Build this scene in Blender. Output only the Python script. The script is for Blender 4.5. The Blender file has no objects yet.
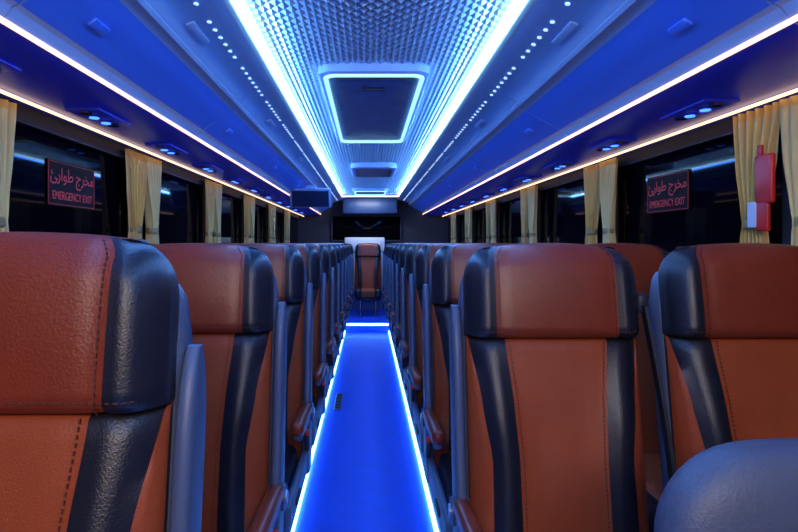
import bpy, bmesh, math, random
from mathutils import Vector, Matrix
random.seed(3)
S=bpy.context.scene
try:
    S.view_settings.view_transform='Standard'
    S.view_settings.look='None'
except Exception as e: print(e)
W=bpy.data.worlds.new("World"); S.world=W; W.use_nodes=True
W.node_tree.nodes['Background'].inputs[0].default_value=(0.01,0.015,0.04,1)
W.node_tree.nodes['Background'].inputs[1].default_value=0.3

# ---------------- materials ----------------
def mat(name,col,rough=.5,metal=0,bump=0,bscale=200,var=0,emis=None,es=0,coat=0,spec=.5):
    m=bpy.data.materials.new(name); m.use_nodes=True
    nt=m.node_tree; b=nt.nodes['Principled BSDF']
    b.inputs['Base Color'].default_value=(*col,1)
    b.inputs['Roughness'].default_value=rough
    b.inputs['Metallic'].default_value=metal
    b.inputs['Coat Weight'].default_value=coat
    b.inputs['Specular IOR Level'].default_value=spec
    if emis:
        b.inputs['Emission Color'].default_value=(*emis,1); b.inputs['Emission Strength'].default_value=es
    tc=nt.nodes.new('ShaderNodeTexCoord')
    if bump:
        n=nt.nodes.new('ShaderNodeTexNoise'); n.inputs['Scale'].default_value=bscale; n.inputs['Detail'].default_value=3
        nt.links.new(tc.outputs['Object'],n.inputs['Vector'])
        bp=nt.nodes.new('ShaderNodeBump'); bp.inputs['Strength'].default_value=bump; bp.inputs['Distance'].default_value=.002
        nt.links.new(n.outputs['Fac'],bp.inputs['Height']); nt.links.new(bp.outputs['Normal'],b.inputs['Normal'])
    if var:
        n2=nt.nodes.new('ShaderNodeTexNoise'); n2.inputs['Scale'].default_value=9
        nt.links.new(tc.outputs['Object'],n2.inputs['Vector'])
        mx=nt.nodes.new('ShaderNodeMix'); mx.data_type='RGBA'
        mx.inputs[6].default_value=(*[c*(1-var) for c in col],1); mx.inputs[7].default_value=(*[min(1,c*(1+var)) for c in col],1)
        nt.links.new(n2.outputs['Fac'],mx.inputs[0]); nt.links.new(mx.outputs[2],b.inputs['Base Color'])
    return m
M={}
M['orange']=mat('leather_orange',(.35,.060,.016),.5,bump=.45,bscale=350,var=.15,spec=.35)
M['maroon']=mat('leather_headrest',(.22,.031,.011),.33,bump=.35,bscale=250,var=.2,spec=.45)
M['black']=mat('leather_black',(.011,.012,.020),.34,bump=.35,bscale=300,spec=.5)
M['thread']=mat('stitch_thread',(.10,.025,.012),.7)
M['shell']=mat('plastic_greyblue',(.075,.10,.16),.42)
M['darkplastic']=mat('plastic_dark',(.02,.022,.03),.45)
M['steel']=mat('steel_frame',(.3,.32,.38),.3,metal=.8)
M['belt']=mat('belt_webbing',(.01,.01,.012),.7)
M['red']=mat('red_plastic',(.7,.02,.015),.4)
M['under']=mat('rack_underside',(.025,.04,.5),.35,emis=(.015,.025,.6),es=.11)  # no lamp here: blue glow put into the colour and a faint emission
M['door']=mat('rack_door',(.07,.22,.85),.3,emis=(.01,.06,.6),es=.09)  # blue LED light mixed into the base colour, plus a faint emission
M['panel']=mat('rack_panel',(.30,.50,.85),.35)  # grey panel, its blue lighting is carried by the base colour
M['lip']=mat('rack_lip',(.36,.50,.75),.3)  # grey tinted blue, the tint stands for the LED light
M['wall']=mat('wall_trim_plastic',(.03,.035,.06),.6)
M['glass']=mat('window_glass_night',(.002,.002,.004),.04,spec=.03)
M['floor']=mat('aisle_vinyl',(.03,.12,.9),.4,bump=.15,bscale=60,var=.1,emis=(.0,.04,.6),es=.10,spec=.3)  # vinyl given a faint blue emission that stands for the LED glow
M['platform']=mat('platform_vinyl',(.03,.04,.09),.6)
M['curtain']=mat('curtain_gold',(.90,.62,.22),.8,bump=.2,bscale=500)
M['tie']=mat('curtain_tie',(.45,.3,.1),.7)
M['ceil']=mat('ceiling_quilt',(.56,.68,.74),.3,metal=.3)
M['hatch']=mat('hatch_dark',(.03,.06,.16),.35)
M['hatch2']=mat('hatch_panel',(.18,.30,.50),.4,bump=1,bscale=70,var=.35)
M['cyan']=mat('led_cyan',(.8,.9,1),.5,emis=(.42,.80,1),es=4.5)
M['ring']=mat('led_ring',(.6,.8,1),.5,emis=(.36,.80,1),es=1.3)
M['warm']=mat('led_warm',(1,.9,.8),.5,emis=(1,.54,.36),es=2.3)
M['blue']=mat('led_blue',(.2,.4,1),.5,emis=(.13,.44,1),es=15)
M['rail']=mat('curtain_rail',(.8,.6,.35),.4,emis=(1,.66,.36),es=2.2)
M['white']=mat('white_plastic',(.75,.78,.85),.4)
M['dot']=mat('vent_dot',(.7,.85,1),.4,emis=(.5,.75,1),es=1.0)
M['bluedot']=mat('reading_led',(.1,.3,1),.4,emis=(.03,.14,1),es=4)
M['redtext']=mat('sign_red',(.45,.02,.02),.5,emis=(1,.05,.04),es=.09)
M['sign']=mat('sign_black',(.010,.004,.004),.6,spec=.1)
M['greyleather']=mat('guide_seat_grey',(.075,.09,.13),.45,bump=.4,bscale=250)
M['screen']=mat('monitor_screen',(.02,.04,.12),.2)

# ---------------- helpers ----------------
def finish(name,bm,mats,parent=None,smooth=True,angle=40):
    me=bpy.data.meshes.new(name); bm.normal_update(); bm.to_mesh(me); bm.free()
    for m in mats: me.materials.append(M[m])
    if smooth:
        for p in me.polygons: p.use_smooth=True
        try: me.set_sharp_from_angle(angle=math.radians(angle))
        except Exception: pass
    o=bpy.data.objects.new(name,me); S.collection.objects.link(o)
    if parent: o.parent=parent
    return o
def empty(name,loc=(0,0,0)):
    e=bpy.data.objects.new(name,None); e.location=loc; S.collection.objects.link(e); return e
def addbox(bm,c,s,r=0,seg=3,mi=0,rot=None):
    t=bmesh.new()
    bmesh.ops.create_cube(t,size=1,matrix=Matrix.Diagonal((s[0],s[1],s[2],1)))
    if r>0: bmesh.ops.bevel(t,geom=t.edges[:],offset=r,segments=seg,profile=.5,affect='EDGES')
    for f in t.faces: f.material_index=mi
    mt=Matrix.Translation(c)
    if rot is not None: mt=mt@rot
    bmesh.ops.transform(t,matrix=mt,verts=t.verts)
    me=bpy.data.meshes.new('t'); t.to_mesh(me); t.free(); bm.from_mesh(me); bpy.data.meshes.remove(me)
def addcyl(bm,c,r,d,mi=0,rot=None,n=20,r2=None,bev=0):
    t=bmesh.new()
    bmesh.ops.create_cone(t,cap_ends=True,segments=n,radius1=r,radius2=r if r2 is None else r2,depth=d)
    for f in t.faces: f.material_index=mi
    mt=Matrix.Translation(c)
    if rot is not None: mt=mt@rot
    bmesh.ops.transform(t,matrix=mt,verts=t.verts)
    me=bpy.data.meshes.new('t'); t.to_mesh(me); t.free(); bm.from_mesh(me); bpy.data.meshes.remove(me)
def loft(bm,rings,mif,closed=True,cap=True,capmi=0):
    vs=[[bm.verts.new(p) for p in r] for r in rings]
    n=len(rings[0])
    for i in range(len(rings)-1):
        for j in range(n if closed else n-1):
            k=(j+1)%n
            try:
                f=bm.faces.new((vs[i][j],vs[i][k],vs[i+1][k],vs[i+1][j])); f.material_index=mif(i,j)
            except ValueError: pass
    if cap:
        for r in (list(reversed(vs[0])),vs[-1]):
            f=bm.faces.new(r); f.material_index=capmi
def lerp_tab(tab,z):
    tab=sorted(tab)
    if z<=tab[0][0]: return tab[0][1:]
    for a,b in zip(tab,tab[1:]):
        if z<=b[0]:
            t=(z-a[0])/(b[0]-a[0]); t=t*t*(3-2*t)*.5+t*.5
            return tuple(a[i]*(1-t)+b[i]*t for i in range(1,len(a)))
    return tab[-1][1:]
cl=lambda x,a=0,b=1:max(a,min(b,x))
def stitches(bm,pts,mi,step=.010,ln=.006,th=.0010):
    pts=[Vector(p) for p in pts]; acc=0
    for a,b in zip(pts,pts[1:]):
        d=(b-a); L=d.length
        if L<1e-6: continue
        t=acc
        while t<L:
            p=a+d*(t/L); q=d.normalized()
            u=Vector((1,0,0)) if abs(q.x)<.7 else Vector((0,0,1))
            u=(u-q*u.dot(q)).normalized(); v=q.cross(u)
            e0=p-q*ln/2; e1=p+q*ln/2
            vs=[bm.verts.new(e+u*su*th+v*sv*th) for e in (e0,e1) for su,sv in ((-1,-1),(1,-1),(1,1),(-1,1))]
            for f in ((0,1,5,4),(1,2,6,5),(2,3,7,6),(3,0,4,7),(0,3,2,1),(4,5,6,7)):
                bm.faces.new([vs[k] for k in f]).material_index=mi
            t+=step
        acc=t-L

# ---------------- passenger seat ----------------
SW=.222; FLOORZ=-1.20
def seat_mesh(name,aisle=0,belt=0):
    bm=bmesh.new()
    mats=['orange','black','maroon','shell','darkplastic','steel','belt','red','thread']
    # headrest
    rings=[]; zs=[]
    for i in range(4): zs.append(-.236+.012*(1-math.cos(i/3*math.pi/2)) if i<3 else -.224)
    for i in range(1,9): zs.append(-.224+(.134)*i/8)
    for i in range(1,11): zs.append(-.09+.09*math.sin(i/10*math.pi/2))
    nb,nc=5,14
    seams={-1:[],1:[]}; hs=[]
    for z in zs:
        a=cl((z+.09)/.09); w=SW-.058*(1-math.sqrt(max(0,1-a*a)))-.004*cl((z+.236)/.236)
        a2=cl((z+.055)/.055); tr=1-math.sqrt(max(0,1-a2*a2))
        ab=cl((-.224-z)/.012)
        bi=.152 if w>.2 else .152*w/.2
        xs=[-w+(w-bi)*k/nb for k in range(nb)]+[-bi+2*bi*k/nc for k in range(nc)]+[bi+(w-bi)*k/nb for k in range(nb+1)]
        r=[]
        base=.16*z-.022
        zz=lambda x: z-.02*(x/SW)**2*cl((z+.16)/.16)
        def yf(x):
            s=abs(x)/w
            y=base+.05*s**7-.012*math.exp(-((abs(x)-.185)/.03)**2)+.045*tr+.012*ab
            y-=.006*(1-(x/.2)**2)*math.sin(cl((z+.236)/.236)*math.pi)
            return y
        for x in xs:
            y=yf(x)
            if abs(abs(x)-bi)<1e-5: y+=.006
            r.append((x,y,zz(x)))
        for q in (-1,1):
            if z<-.004: seams[q].append((q*(bi-.008),yf(bi-.008)-.0005,zz(bi)))
        if abs(z+.224)<1e-6: hs=[(x,yf(x)-.0008,z+.004) for x in xs[2:-2]]
        for x in reversed(xs):
            s=abs(x)/w
            y=base+.115-.03*s**5-.04*tr
            r.append((x,y,zz(x)))
        rings.append(r)
    nf=2*nb+nc
    def mi(i,j):
        if j<nb or nb+nc<=j<nf: return 1
        if j<nf: return 2
        return 4
    loft(bm,rings,mi,capmi=2)
    # backrest
    tab=[(-.236,.128,.214),(-.40,.113,.188),(-.53,.106,.170),(-.70,.105,.172),(-.86,.11,.18)]
    rings=[]; n1,n2,n3=4,4,10
    zs=[-.2365,-.240,-.248]+[-.248-.612*i/22 for i in range(1,23)]
    bs={(-1,0):[],(1,0):[],(-1,1):[],(1,1):[]}
    for z in zs:
        bi,bo=lerp_tab(tab,z); w=SW-.002; ab=cl((z+.248)/.0115)
        xs=[-w+(w-bo)*k/n1 for k in range(n1)]+[-bo+(bo-bi)*k/n2 for k in range(n2)]+[-bi+2*bi*k/n3 for k in range(n3)]+[bi+(bo-bi)*k/n2 for k in range(n2)]+[bo+(w-bo)*k/n1 for k in range(n1+1)]
        base=.16*z; r=[]; dep=cl((-.236-z)/.2)
        def yf(x):
            s=abs(x)/w; ax=abs(x)
            y=base+.05*s**8+.012*ab
            y-=dep*.030*math.exp(-((ax-(bi+bo)/2)/.045)**2)
            y-=.010*math.cos(x/.12*math.pi/2)*math.exp(-((z+.62)/.14)**2) if ax<.12 else 0
            return y
        for x in xs:
            y=yf(x); ax=abs(x)
            if abs(ax-bi)<1e-5 or abs(ax-bo)<1e-5: y+=.006
            r.append((x,y,z))
        if z<-.245:
            for q in (-1,1):
                bs[(q,0)].append((q*(bi-.009),yf(bi-.009)-.0005,z))
        for x in reversed(xs):
            s=abs(x)/w
            r.append((x,base+.10-.02*s**5,z))
        rings.append(r)
    nf=2*n1+2*n2+n3
    def mi2(i,j):
        if j>=nf: return 4
        if j<n1 or j>=nf-n1: return 0
        if j<n1+n2 or j>=nf-n1-n2: return 1
        return 0
    rings=list(reversed(rings))
    loft(bm,rings,lambda i,j:mi2(i,j),capmi=0)
    # rear shell
    rings=[]
    for z in [-.90,-.88]+[-.86+.76*i/12 for i in range(13)]+[-.085,-.078]:
        t=cl((z+.14)/.062); w=SW+.008-.02*t*t; b=.16*z
        y0=b+.05+.01*t; y1=b+.128-.02*t
        r=[]
        for k in range(24):
            an=2*math.pi*k/24; c,s=math.cos(an),math.sin(an)
            r.append((w*math.copysign(abs(c)**.35,c),(y0+y1)/2+(y1-y0)/2*math.copysign(abs(s)**.35,s),z))
        rings.append(r)
    loft(bm,rings,lambda i,j:3,capmi=3)
    addbox(bm,(0,.105,-.17),(.26,.02,.03),.008,2,4)
    addbox(bm,(0,.045,-.62),(.34,.025,.24),.01,2,4)
    # cushion
    addbox(bm,(0,-.37,-.83),(.25,.48,.13),.035,4,0)
    addbox(bm,(-.165,-.37,-.83),(.105,.485,.145),.04,4,1)
    addbox(bm,(.165,-.37,-.83),(.105,.485,.145),.04,4,1)
    addbox(bm,(0,-.36,-.915),(.40,.44,.045),.015,2,4)
    for sx in (-.13,.13):
        addbox(bm,(sx,-.30,-1.055),(.035,.06,.25),.008,2,5)
        addbox(bm,(sx,-.30,FLOORZ+.012),(.06,.34,.024),.008,2,5)
        addbox(bm,(sx,-.22,-1.04),(.03,.04,.30),.006,2,5,Matrix.Rotation(.5,4,'X'))
    addbox(bm,(0,-.30,-.95),(.32,.05,.04),.008,2,5)
    if aisle:
        s=aisle; x=s*(SW+.020)
        rings=[]
        for z in [-.885,-.87]+[-.85+.55*i/10 for i in range(11)]+[-.255,-.21,-.18,-.165]:
            t=cl((z+.30)/.135); k=math.sqrt(max(0,1-t*t*.93)); b=.16*z
            hw=.014*(.6+.4*k); hd=(.040+.02*cl((-.5-z)/.3))*k
            r=[]
            for q in range(16):
                an=2*math.pi*q/16; c,sn=math.cos(an),math.sin(an)
                r.append((x+hw*math.copysign(abs(c)**.5,c),b+.075+hd*math.copysign(abs(sn)**.5,sn),z))
            rings.append(r)
        loft(bm,rings,lambda i,j:3,capmi=3)
        rt=Matrix.Rotation(math.radians(-3),4,'X')
        addbox(bm,(x,-.225,-.64),(.044,.34,.045),.018,4,2,rt)
        addbox(bm,(x,-.215,-.67),(.032,.31,.03),.01,2,3,rt)
        addcyl(bm,(x,-.04,-.67),.035,.045,3,Matrix.Rotation(math.pi/2,4,'Y'))
        addcyl(bm,(x+s*.022,-.04,-.67),.018,.012,5,Matrix.Rotation(math.pi/2,4,'Y'))
        addbox(bm,(x-s*.006,-.34,-.845),(.024,.50,.085),.010,3,3)
        addbox(bm,(x+s*.009,-.42,-.84),(.01,.10,.02),.004,2,4)
        addbox(bm,(x+s*.006,-.12,-.76),(.02,.03,.07),.005,2,4,Matrix.Rotation(.3,4,'X'))
        addbox(bm,(x+s*.008,-.132,-.725),(.018,.024,.018),.003,2,7,Matrix.Rotation(.3,4,'X'))
    if belt:
        s=belt
        N=14
        rr=[]
        for i in range(N+1):
            t=i/N; z=-.16-.60*t; x=s*(SW+.008+.045*t); y=.16*z+.02-.02*math.sin(t*math.pi)
            rr.append([(x-.004,y-.020,z),(x+.004,y-.022,z),(x+.012,y+.02,z),(x+.004,y+.022,z)])
        loft(bm,rr,lambda i,j:6,capmi=6)
        addbox(bm,(s*(SW+.012),.02,-.155),(.03,.05,.05),.008,2,4)
        addbox(bm,(s*(SW+.056),-.12,-.80),(.022,.03,.09),.005,2,4)
    bmesh.ops.recalc_face_normals(bm,faces=bm.faces)
    for q in (-1,1):
        stitches(bm,seams[q],8)
        for w in (0,): stitches(bm,bs[(q,w)],8)
    stitches(bm,hs,8)
    me=bpy.data.meshes.new(name); bm.to_mesh(me); bm.free()
    for m in mats: me.materials.append(M[m])
    for p in me.polygons: p.use_smooth=True
    me.set_sharp_from_angle(angle=math.radians(50))
    return me
mAL=seat_mesh('seat_aisle_l',1,-1); mAR=seat_mesh('seat_aisle_r',-1,1)
mW=seat_mesh('seat_window',0,0)
def put(me,x,y,dz=0):
    o=bpy.data.objects.new('passenger_seat',me); o.location=(x,y,dz); S.collection.objects.link(o); return o
for n in range(11):
    y=.79+.77*n
    put(mAL,-.482-(.012 if n==0 else 0),y,.016 if n==0 else 0); put(mW,-.972,y)
for n in range(10):
    y=1.48+.77*n
    put(mAR,.472,y); put(mW,.99,y)
for x in (-.96,-.48,0,.50,1.0): put(mW,x,9.95)

# ---------------- guide seat (foreground right) ----------------
bm=bmesh.new()
rings=[]
for z in [-.95,-.93]+[-.9+.5*i/8 for i in range(9)]+[-.40+.122*math.sin(i/10*math.pi/2) for i in range(1,11)]:
    a=cl((z+.40)/.122); k=math.sqrt(max(0,1-a*a)); w=.25-.12*(1-k); th=.055-.035*(1-k)
    r=[]
    for q in range(40):
        an=2*math.pi*q/40; c,s=math.cos(an),math.sin(an)
        x=w*math.copysign(abs(c)**.45,c)
        r.append((x,.1*(z+.3)+th*math.copysign(abs(s)**.6,s),z-.015*(x/.25)**2))
    rings.append(r)
loft(bm,rings,lambda i,j:0)
addbox(bm,(0,-.25,-.90),(.44,.42,.11),.04,4,0)
addbox(bm,(0,-.22,-.98),(.36,.34,.06),.015,2,1)
addbox(bm,(0,-.2,-1.09),(.10,.12,.2),.015,2,2)
addbox(bm,(0,-.2,-1.187),(.28,.3,.026),.01,2,2)
bmesh.ops.recalc_face_normals(bm,faces=bm.faces)
o=finish('guide_seat',bm,['greyleather','darkplastic','steel']); o.location=(.65,.80,0)

# ---------------- shell ----------------
Y0,Y1=-1.7,10.7
KR=1.16
def boxobj(name,a,b,m,r=0):
    bm=bmesh.new(); addbox(bm,[(a[i]+b[i])/2 for i in range(3)],[b[i]-a[i] for i in range(3)],r,2)
    return finish(name,bm,[m],smooth=r>0)
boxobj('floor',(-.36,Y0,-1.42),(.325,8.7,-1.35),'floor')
boxobj('floor_platform_left',(-1.30,Y0,-1.42),(-.36,8.7,-1.20),'platform')
boxobj('floor_platform_right',(.325,Y0,-1.42),(1.50,8.7,-1.20),'platform')
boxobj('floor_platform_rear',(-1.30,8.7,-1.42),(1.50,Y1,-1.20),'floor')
boxobj('ceiling',(-1.35,Y0,.865),(1.55,Y1,.93),'wall')
boxobj('wall_rear',(-1.35,Y1,-1.42),(1.55,Y1+.06,.93),'wall')
boxobj('wall_front',(-1.35,Y0-.06,-1.42),(1.55,Y0,.93),'wall')
def side_wall(side,xin,pill):
    s=-1 if side=='left' else 1
    bm=bmesh.new()
    L=Y1-Y0; cy=(Y0+Y1)/2
    addbox(bm,(xin+s*.03,cy,-.86),(.06,L,1.12),0)
    addbox(bm,(xin+s*.03,cy,.67),(.06,L,.46),0)
    addbox(bm,(xin+s*.02,cy,-.315),(.05,L,.03),.01,2)
    for p in pill: addbox(bm,(xin+s*.025,p,.07),(.05,.12,.78),0)
    finish('wall_'+side,bm,['wall'],smooth=False)
    ed=[Y0]+list(pill)+[Y1]
    for i in range(len(ed)-1):
        boxobj('window_%d'%(i+(1 if s<0 else 20)),(min(xin+s*.035,xin+s*.055),ed[i],-.32),(max(xin+s*.035,xin+s*.055),ed[i+1],.45),'glass')
PL=[.35,1.78,3.18,4.6,6.0,7.4,8.8]; PR=[.45,1.97,3.5,5.05,6.6,8.1,9.5]
XL,XR=-1.268,1.46
side_wall('left',XL,PL); side_wall('right',XR,PR)

bm=bmesh.new()
for x,s in ((-.36,1),(.325,-1)):
    addbox(bm,(x+s*.008,(Y0+8.7)/2,-1.335),(.016,8.7-Y0,.018),0)
addbox(bm,(-.017,8.694,-1.23),(.66,.012,.03),0)
finish('aisle_led_strip',bm,['blue'],smooth=False)
bm=bmesh.new()
for x,s in ((-.36,1),(.325,-1)):
    addbox(bm,(x-s*.022,(Y0+8.7)/2,-1.196),(.04,8.7-Y0,.012),.004,2)
finish('trim_1',bm,['steel'])
bm=bmesh.new()
addbox(bm,(-.25,4.9,-1.347),(.06,.5,.006),.002,1)
for k in range(10): addbox(bm,(-.25,4.70+.045*k,-1.343),(.045,.012,.004),0,1,1)
finish('floor_vent_grille',bm,['steel','darkplastic'],smooth=False)

# luggage racks
prof=[(-1.262,.505),(-1.19,.50),(-1.02,.508),(-.90,.518),(-.878,.53),(-.862,.55),(-.852,.566),(-.835,.572),
      (-.81,.592),(-.78,.610),(-.75,.628),(-.715,.650),(-.69,.672),(-.672,.680),(-.650,.682),(-.640,.692),(-.645,.704),(-.655,.712),
      (-.63,.732),(-.60,.744),(-.56,.756),(-.51,.768),(-.465,.776),(-.45,.785),(-.445,.80),(-.445,.863),(-1.262,.863)]
pm=[0,0,0,0,3,3,3,1,1,1,1,1,3,3,3,3,3,3,2,2,2,2,3,3,3,3,3]
def fx(x,s): return x if s<0 else -x*KR
for side,s in (('left',-1),('right',1)):
    e=empty('luggage_rack')
    bm=bmesh.new()
    k=0; y=Y0
    while y<Y1-.1:
        y2=min(y+1.54,Y1)
        rings=[[(fx(a,s),yy,b) for a,b in prof] for yy in (y+.003,y2-.003)]
        loft(bm,rings,lambda i,j:pm[j],capmi=3)
        y=y2
    bmesh.ops.recalc_face_normals(bm,faces=bm.faces)
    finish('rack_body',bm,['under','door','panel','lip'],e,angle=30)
    bm=bmesh.new()
    rings=[[(fx(a-.004 if i>3 else a,s),yy,b+.004) for i,(a,b) in enumerate(prof[:-2])]+[(fx(-.5,s),yy,.86),(fx(-1.26,s),yy,.86)] for yy in (Y0+.01,Y1-.01)]
    loft(bm,rings,lambda i,j:0); bmesh.ops.recalc_face_normals(bm,faces=bm.faces)
    finish('rack_spine',bm,['darkplastic'],e,smooth=False)
    bm=bmesh.new()
    addbox(bm,(fx(-.874,s),(Y0+Y1)/2,.532),(.010,Y1-Y0-.02,.013),.003,2)
    finish('rack_led_strip',bm,['warm'],e)
    bm=bmesh.new()
    y=-.5
    while y<10.3:
        ax=-.545; az=.7585
        ang=math.atan2(.012,.05)*(-s)*-1
        addcyl(bm,(fx(ax,s),y,az-.001),.008,.005,0,Matrix.Rotation(-ang if s<0 else ang,4,'Y'),12)
        y+=.075 if int((y+.5)/.075)%8!=6 else .15
    finish('perforation_dots',bm,['dot'],e)
    bm=bmesh.new()
    y=.1
    while y<10.3:
        addbox(bm,(fx(-.765,s),y,.615),(.03,.09,.010),.004,2,0,Matrix.Rotation((-.62 if s<0 else .55),4,'Y'))
        addbox(bm,(fx(-.60,s),y+.4,.742),(.03,.20,.008),.003,2,1,Matrix.Rotation((-.45 if s<0 else .4),4,'Y'))
        y+=1.54
    finish('rack_latch',bm,['door','lip'],e)
    ys=[.79+.77*n-.05 for n in range(12)] if s<0 else [1.48+.77*n-.1 for n in range(-1,11)]
    me=None
    for y in ys:
        if me is None:
            bm=bmesh.new()
            addbox(bm,(0,0,0),(.13,.30,.012),.004,3,0)
            for q in (-.05,.05):
                addcyl(bm,(0,q,-.008),.024,.008,0,None,20)
                addcyl(bm,(0,q,-.012),.018,.008,2,None,16)
            for q in (-.115,.115):
                addcyl(bm,(0,q,-.008),.022,.01,3,None,20)
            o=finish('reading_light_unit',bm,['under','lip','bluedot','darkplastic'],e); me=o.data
        else:
            o=bpy.data.objects.new('reading_light_unit',me); S.collection.objects.link(o); o.parent=e
        o.location=(fx(-1.06,s),y,.4975)
    if s<0:
        bm=bmesh.new()
        r=Matrix.Rotation(math.radians(-58),4,'X')
        addbox(bm,(0,0,0),(.46,.24,.022),.01,3,0,r)
        addbox(bm,(0,-.010,-.010),(.41,.20,.010),.003,1,1,r)
        addbox(bm,(.0,.06,.115),(.12,.1,.05),.01,2,0)
        o=finish('fold_down_monitor',bm,['panel','screen'],e); o.location=(-.64,6.4,.50)
for s in (-1,1):
    bm=bmesh.new(); addbox(bm,(fx(-1.19,s),(Y0+Y1)/2,.492),(.010,Y1-Y0-.02,.011),.003,2)
    finish('curtain_rail',bm,['rail'])

# quilted ceiling panel
bm=bmesh.new()
cx0,cx1=-.445,.516; cs=.050; nx=round((cx1-cx0)/cs); dx=(cx1-cx0)/nx; dy=.056
ny=int((10.3+1.65)/dy)
zc=.835
g={}
def gv(i,j,z):
    key=(i,j)
    if key not in g: g[key]=bm.verts.new((cx0+dx*i/2,-1.65+dy*j/2,z))
    return g[key]
for i in range(0,2*nx+1):
    for j in range(0,2*ny+1):
        if (i+j)%2==0: continue
        c=gv(i,j,zc-.019)
        cs4=[(i+1,j),(i,j+1),(i-1,j),(i,j-1)]
        cs4=[(a,b) if 0<=a<=2*nx and 0<=b<=2*ny else None for a,b in cs4]
        for q in range(4):
            a=cs4[q]; b=cs4[(q+1)%4]
            if a is None or b is None: continue
            bm.faces.new((c,gv(*b,zc),gv(*a,zc)))
finish('ceiling_quilted_panel',bm,['ceil'],smooth=False)

bm=bmesh.new()
for x in (cx0+.016,cx1-.016):
    addbox(bm,(x,4.0,.782),(.018,11.3,.014),.005,2)
addbox(bm,((cx0+cx1)/2,9.66,.782),(cx1-cx0-.04,.022,.014),.005,2)
finish('ceiling_led_strip',bm,['cyan'])

def rrect(cx,cy,w,h,r,z,n=8):
    p=[]
    for (sx,sy,a0) in ((1,1,0),(-1,1,90),(-1,-1,180),(1,-1,270)):
        for k in range(n+1):
            a=math.radians(a0+90*k/n)
            p.append((cx+sx*(w/2-r)+r*math.cos(a),cy+sy*(h/2-r)+r*math.sin(a),z))
    return p
def hatch(name,cx,cy,w,h,r,led=.022,z=.80):
    e=empty(name)
    bm=bmesh.new()
    loft(bm,[rrect(cx,cy,w+.05,h+.05,r+.02,z+.03),rrect(cx,cy,w+.05,h+.05,r+.02,z-.012),rrect(cx,cy,w+.03,h+.03,r+.012,z-.02),
             rrect(cx,cy,w-.0,h-.0,r,z-.02)],lambda i,j:0,cap=False)
    bmesh.ops.recalc_face_normals(bm,faces=bm.faces); finish('frame',bm,['lip'],e)
    bm=bmesh.new()
    loft(bm,[rrect(cx,cy,w,h,r,z-.021),rrect(cx,cy,w,h,r,z-.030),rrect(cx,cy,w-2*led,h-2*led,r-led*.6,z-.030),rrect(cx,cy,w-2*led,h-2*led,r-led*.6,z-.012)],lambda i,j:0,cap=False)
    finish('led_ring',bm,['ring'],e)
    bm=bmesh.new()
    a=w-2*led; b=h-2*led; rr=max(.02,r-led*.6)
    loft(bm,[rrect(cx,cy,a,b,rr,z-.012),rrect(cx,cy,a*.86,b*.88,rr*.9,z-.004),rrect(cx,cy,a*.84,b*.86,rr*.9,z-.014),rrect(cx,cy,a*.5,b*.5,rr*.6,z-.016)],lambda i,j:0 if i in(1,) else 1)
    for f in bm.faces:
        if len(f.verts)>4: f.material_index=1
    addbox(bm,(cx,cy-b*.36,z-.022),(.12,.03,.014),.005,2,0)
    bmesh.ops.recalc_face_normals(bm,faces=bm.faces)
    finish('panel',bm,['hatch','hatch2'],e)
hatch('roof_hatch',.028,3.55,.475,1.78,.06,.018)
hatch('roof_hatch',.035,9.0,.49,.7,.06)
bm=bmesh.new()
def oval(rx,ry,z): return rrect(.06,6.3,2*rx,2*ry,min(rx,ry)*.5,z)
loft(bm,[oval(.24,.42,.83),oval(.24,.42,.775),oval(.22,.40,.762),oval(.19,.36,.762)],lambda i,j:0,cap=False)
loft(bm,[oval(.19,.36,.762),oval(.15,.31,.782),oval(.08,.18,.77),oval(.02,.04,.767)],lambda i,j:1,cap=True,capmi=1)
for k in range(5): addbox(bm,(.06,6.02+.14*k,.764),(.32,.02,.008),.003,1,0)
bmesh.ops.recalc_face_normals(bm,faces=bm.faces)
finish('roof_vent',bm,['lip','hatch'])

# rear bulkhead
bm=bmesh.new()
addbox(bm,(-.03,Y1-.02,.27),(1.25,.03,.44),.01,2,0)
addbox(bm,(-.03,Y1-.045,.505),(1.32,.03,.03),.008,2,1); addbox(bm,(-.03,Y1-.045,.04),(1.32,.03,.03),.008,2,1)
for x in (-.67,.61): addbox(bm,(x,Y1-.045,.27),(.03,.03,.46),.008,2,1)
finish('window_40',bm,['glass','wall'])
bm=bmesh.new()
addbox(bm,(.035,10.45,.665),(.98,.45,.29),.03,3,0)
finish('rear_ceiling_valance',bm,['hatch'])
bm=bmesh.new()
addbox(bm,(-.06,10.42,-.03),(.72,.30,.26),.025,3,0)
addbox(bm,(-.06,10.262,-.03),(.60,.012,.18),.005,2,0)
addbox(bm,(-.06,10.42,-.68),(.66,.26,1.04),.02,2,1)
finish('rear_service_cabinet',bm,['white','lip'])

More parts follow.
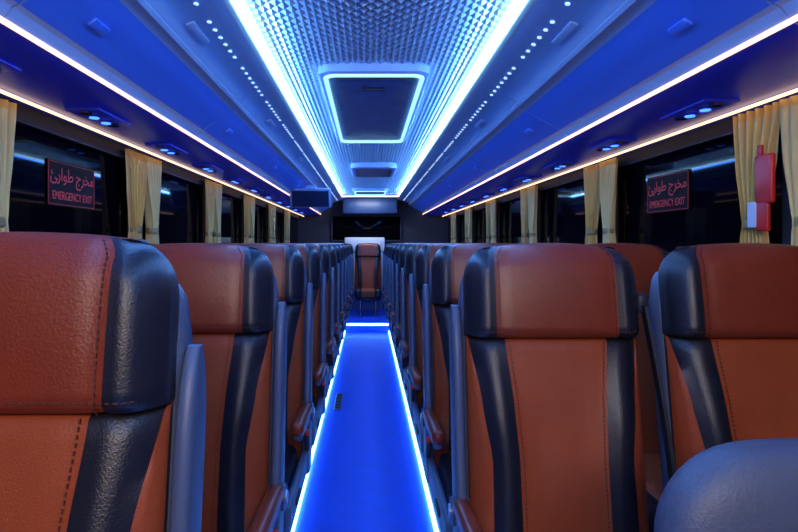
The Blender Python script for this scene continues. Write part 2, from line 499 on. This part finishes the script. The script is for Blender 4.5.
# curtains
def curtain_mesh(seed):
    rnd=random.Random(seed); bm=bmesh.new()
    NU,NZ=60,34; top=.485; bot=-.29
    ph=rnd.random()*6
    tab=[(-.42,.21),(-.15,.17),(.02,.12),(.07,.095),(.12,.12),(.30,.20),(.485,.25)]
    rows=[]
    for j in range(NZ+1):
        z=top+(bot-top)*j/NZ; w=lerp_tab(tab,z)[0]; row=[]
        for i in range(NU+1):
            u=i/NU
            amp=.014+.010*(1-abs(w-.095)/.16)*.5
            x=amp*math.sin(u*2*math.pi*5.5+ph+.6*math.sin(z*5+ph))+.003*math.sin(u*31+z*9)
            y=(u-.5)*w+.010*math.sin(z*6+ph)+.008*math.sin(u*2*math.pi*5.5+1.2)
            row.append(bm.verts.new((x,y,z)))
        rows.append(row)
    for j in range(NZ):
        for i in range(NU):
            bm.faces.new((rows[j][i],rows[j][i+1],rows[j+1][i+1],rows[j+1][i]))
    rr=[]
    for z,k in ((.052,.9),(.06,1.05),(.08,1.05),(.088,.9)):
        rr.append([(.022*k*math.cos(a*math.pi/12),.056*k*math.sin(a*math.pi/12)+.004,z) for a in range(24)])
    loft(bm,rr,lambda i,j:1,capmi=1)
    for f in bm.faces: f.smooth=True
    me=bpy.data.meshes.new('curtain'); bm.to_mesh(me); bm.free()
    me.materials.append(M['curtain']); me.materials.append(M['tie'])
    for p in me.polygons: p.use_smooth=True
    return me
cms=[curtain_mesh(i) for i in range(4)]
k=0
for x,P,off in ((-1.236,PL,.115),(1.41,PR,.125)):
    for p in P:
        for d in (-off,off):
            o=bpy.data.objects.new('window_curtain',cms[k%4]); k+=1
            o.location=(x,p+d,0); S.collection.objects.link(o)

# emergency exit signs
def sign(side):
    s=-1 if side=='left' else 1
    e=empty('emergency_exit_sign')
    if s<0:
        R=Matrix(((0,0,1,0),(1,0,0,0),(0,1,0,0),(0,0,0,1))); loc=Vector((XL-.030,2.53,.25))
    else:
        R=Matrix(((0,0,-1,0),(-1,0,0,0),(0,1,0,0),(0,0,0,1))); loc=Vector((XR+.030,2.87,.25))
    bm=bmesh.new()
    addbox(bm,(0,0,0),(.40,.19,.004),.0015,1,0)
    for q,sz in (((0,.088),(.39,.002)),((0,-.088),(.39,.002)),((.194,0),(.002,.176)),((-.194,0),(.002,.176))):
        addbox(bm,(q[0],q[1],.003),(sz[0],sz[1],.001),0,1,1)
    o=finish('plate',bm,['sign','redtext'],e,smooth=False)
    def txt(body,y,size,nm,sx=1):
        c=bpy.data.curves.new(nm,'FONT'); c.body=body; c.size=size; c.align_x='CENTER'; c.align_y='CENTER'; c.extrude=.0006
        t=bpy.data.objects.new(nm,c); c.materials.append(M['redtext']); S.collection.objects.link(t); t.parent=e; t.location=(0,y,.004); t.scale=(sx,1,1); return t
    txt('EMERGENCY EXIT',-.052,.050,'text_latin',.84)
    vis='\uFE8A\uFEAD\uFE8D\uFEEE\uFEC3 \uFE9D\uFEAE\uFEA8\uFEE3'
    txt(vis,.035,.075,'text_arabic')
    e.matrix_world=Matrix.Translation(loc)@R
sign('left'); sign('right')

# red emergency hammer pouch hung by the right curtain
bm=bmesh.new()
addbox(bm,(0,0,.22),(.02,.085,.17),.008,3,0)
addbox(bm,(0,.01,.10),(.016,.06,.12),.006,3,0)
addbox(bm,(-.002,.02,.315),(.012,.02,.05),.003,2,0)
addbox(bm,(-.008,.055,.10),(.006,.045,.09),.002,1,1)
o=finish('emergency_hammer_pouch',bm,['red','white','darkplastic']); o.location=(1.365,1.98,0)

# ---------------- lights ----------------
def area(name,loc,rot,sx,sy,e,col):
    l=bpy.data.lights.new(name,'AREA'); l.shape='RECTANGLE'; l.size=sx; l.size_y=sy; l.energy=e; l.color=col
    o=bpy.data.objects.new(name,l); o.location=loc; o.rotation_euler=rot; S.collection.objects.link(o); return o
area('front_fill_lamp',(0.05,-1.1,.6),(math.radians(72),0,0),1.3,.35,23,(1,.80,.60))  # unseen warm fill added behind the camera to light the seat fronts
area('rear_fill_lamp',(0,9.75,.765),(math.radians(25),0,0),.5,.05,6,(.85,.92,1))  # small cool light added to brighten the white cabinet at the rear
for x,s in ((cx0+.016,-1),(cx1-.016,1)):
    area('rack_wash_lamp',(x,4.2,.770),(0,-s*math.radians(-58),0),.014,11,60,(.05,.23,1))  # added blue area light along each ceiling strip, turns the racks bluer
    area('ceiling_graze_lamp',(x-s*.012,4.2,.786),(0,-s*math.radians(105),0),.012,11,34,(.48,.80,1))
cd=bpy.data.cameras.new('camera'); cd.sensor_width=36; cd.lens=576/798*36; cd.shift_x=31/798; cd.shift_y=-23/798; cd.clip_start=.02
co=bpy.data.objects.new('camera',cd); co.location=(0,0,0); co.rotation_euler=(math.pi/2,0,0); S.collection.objects.link(co); S.camera=co
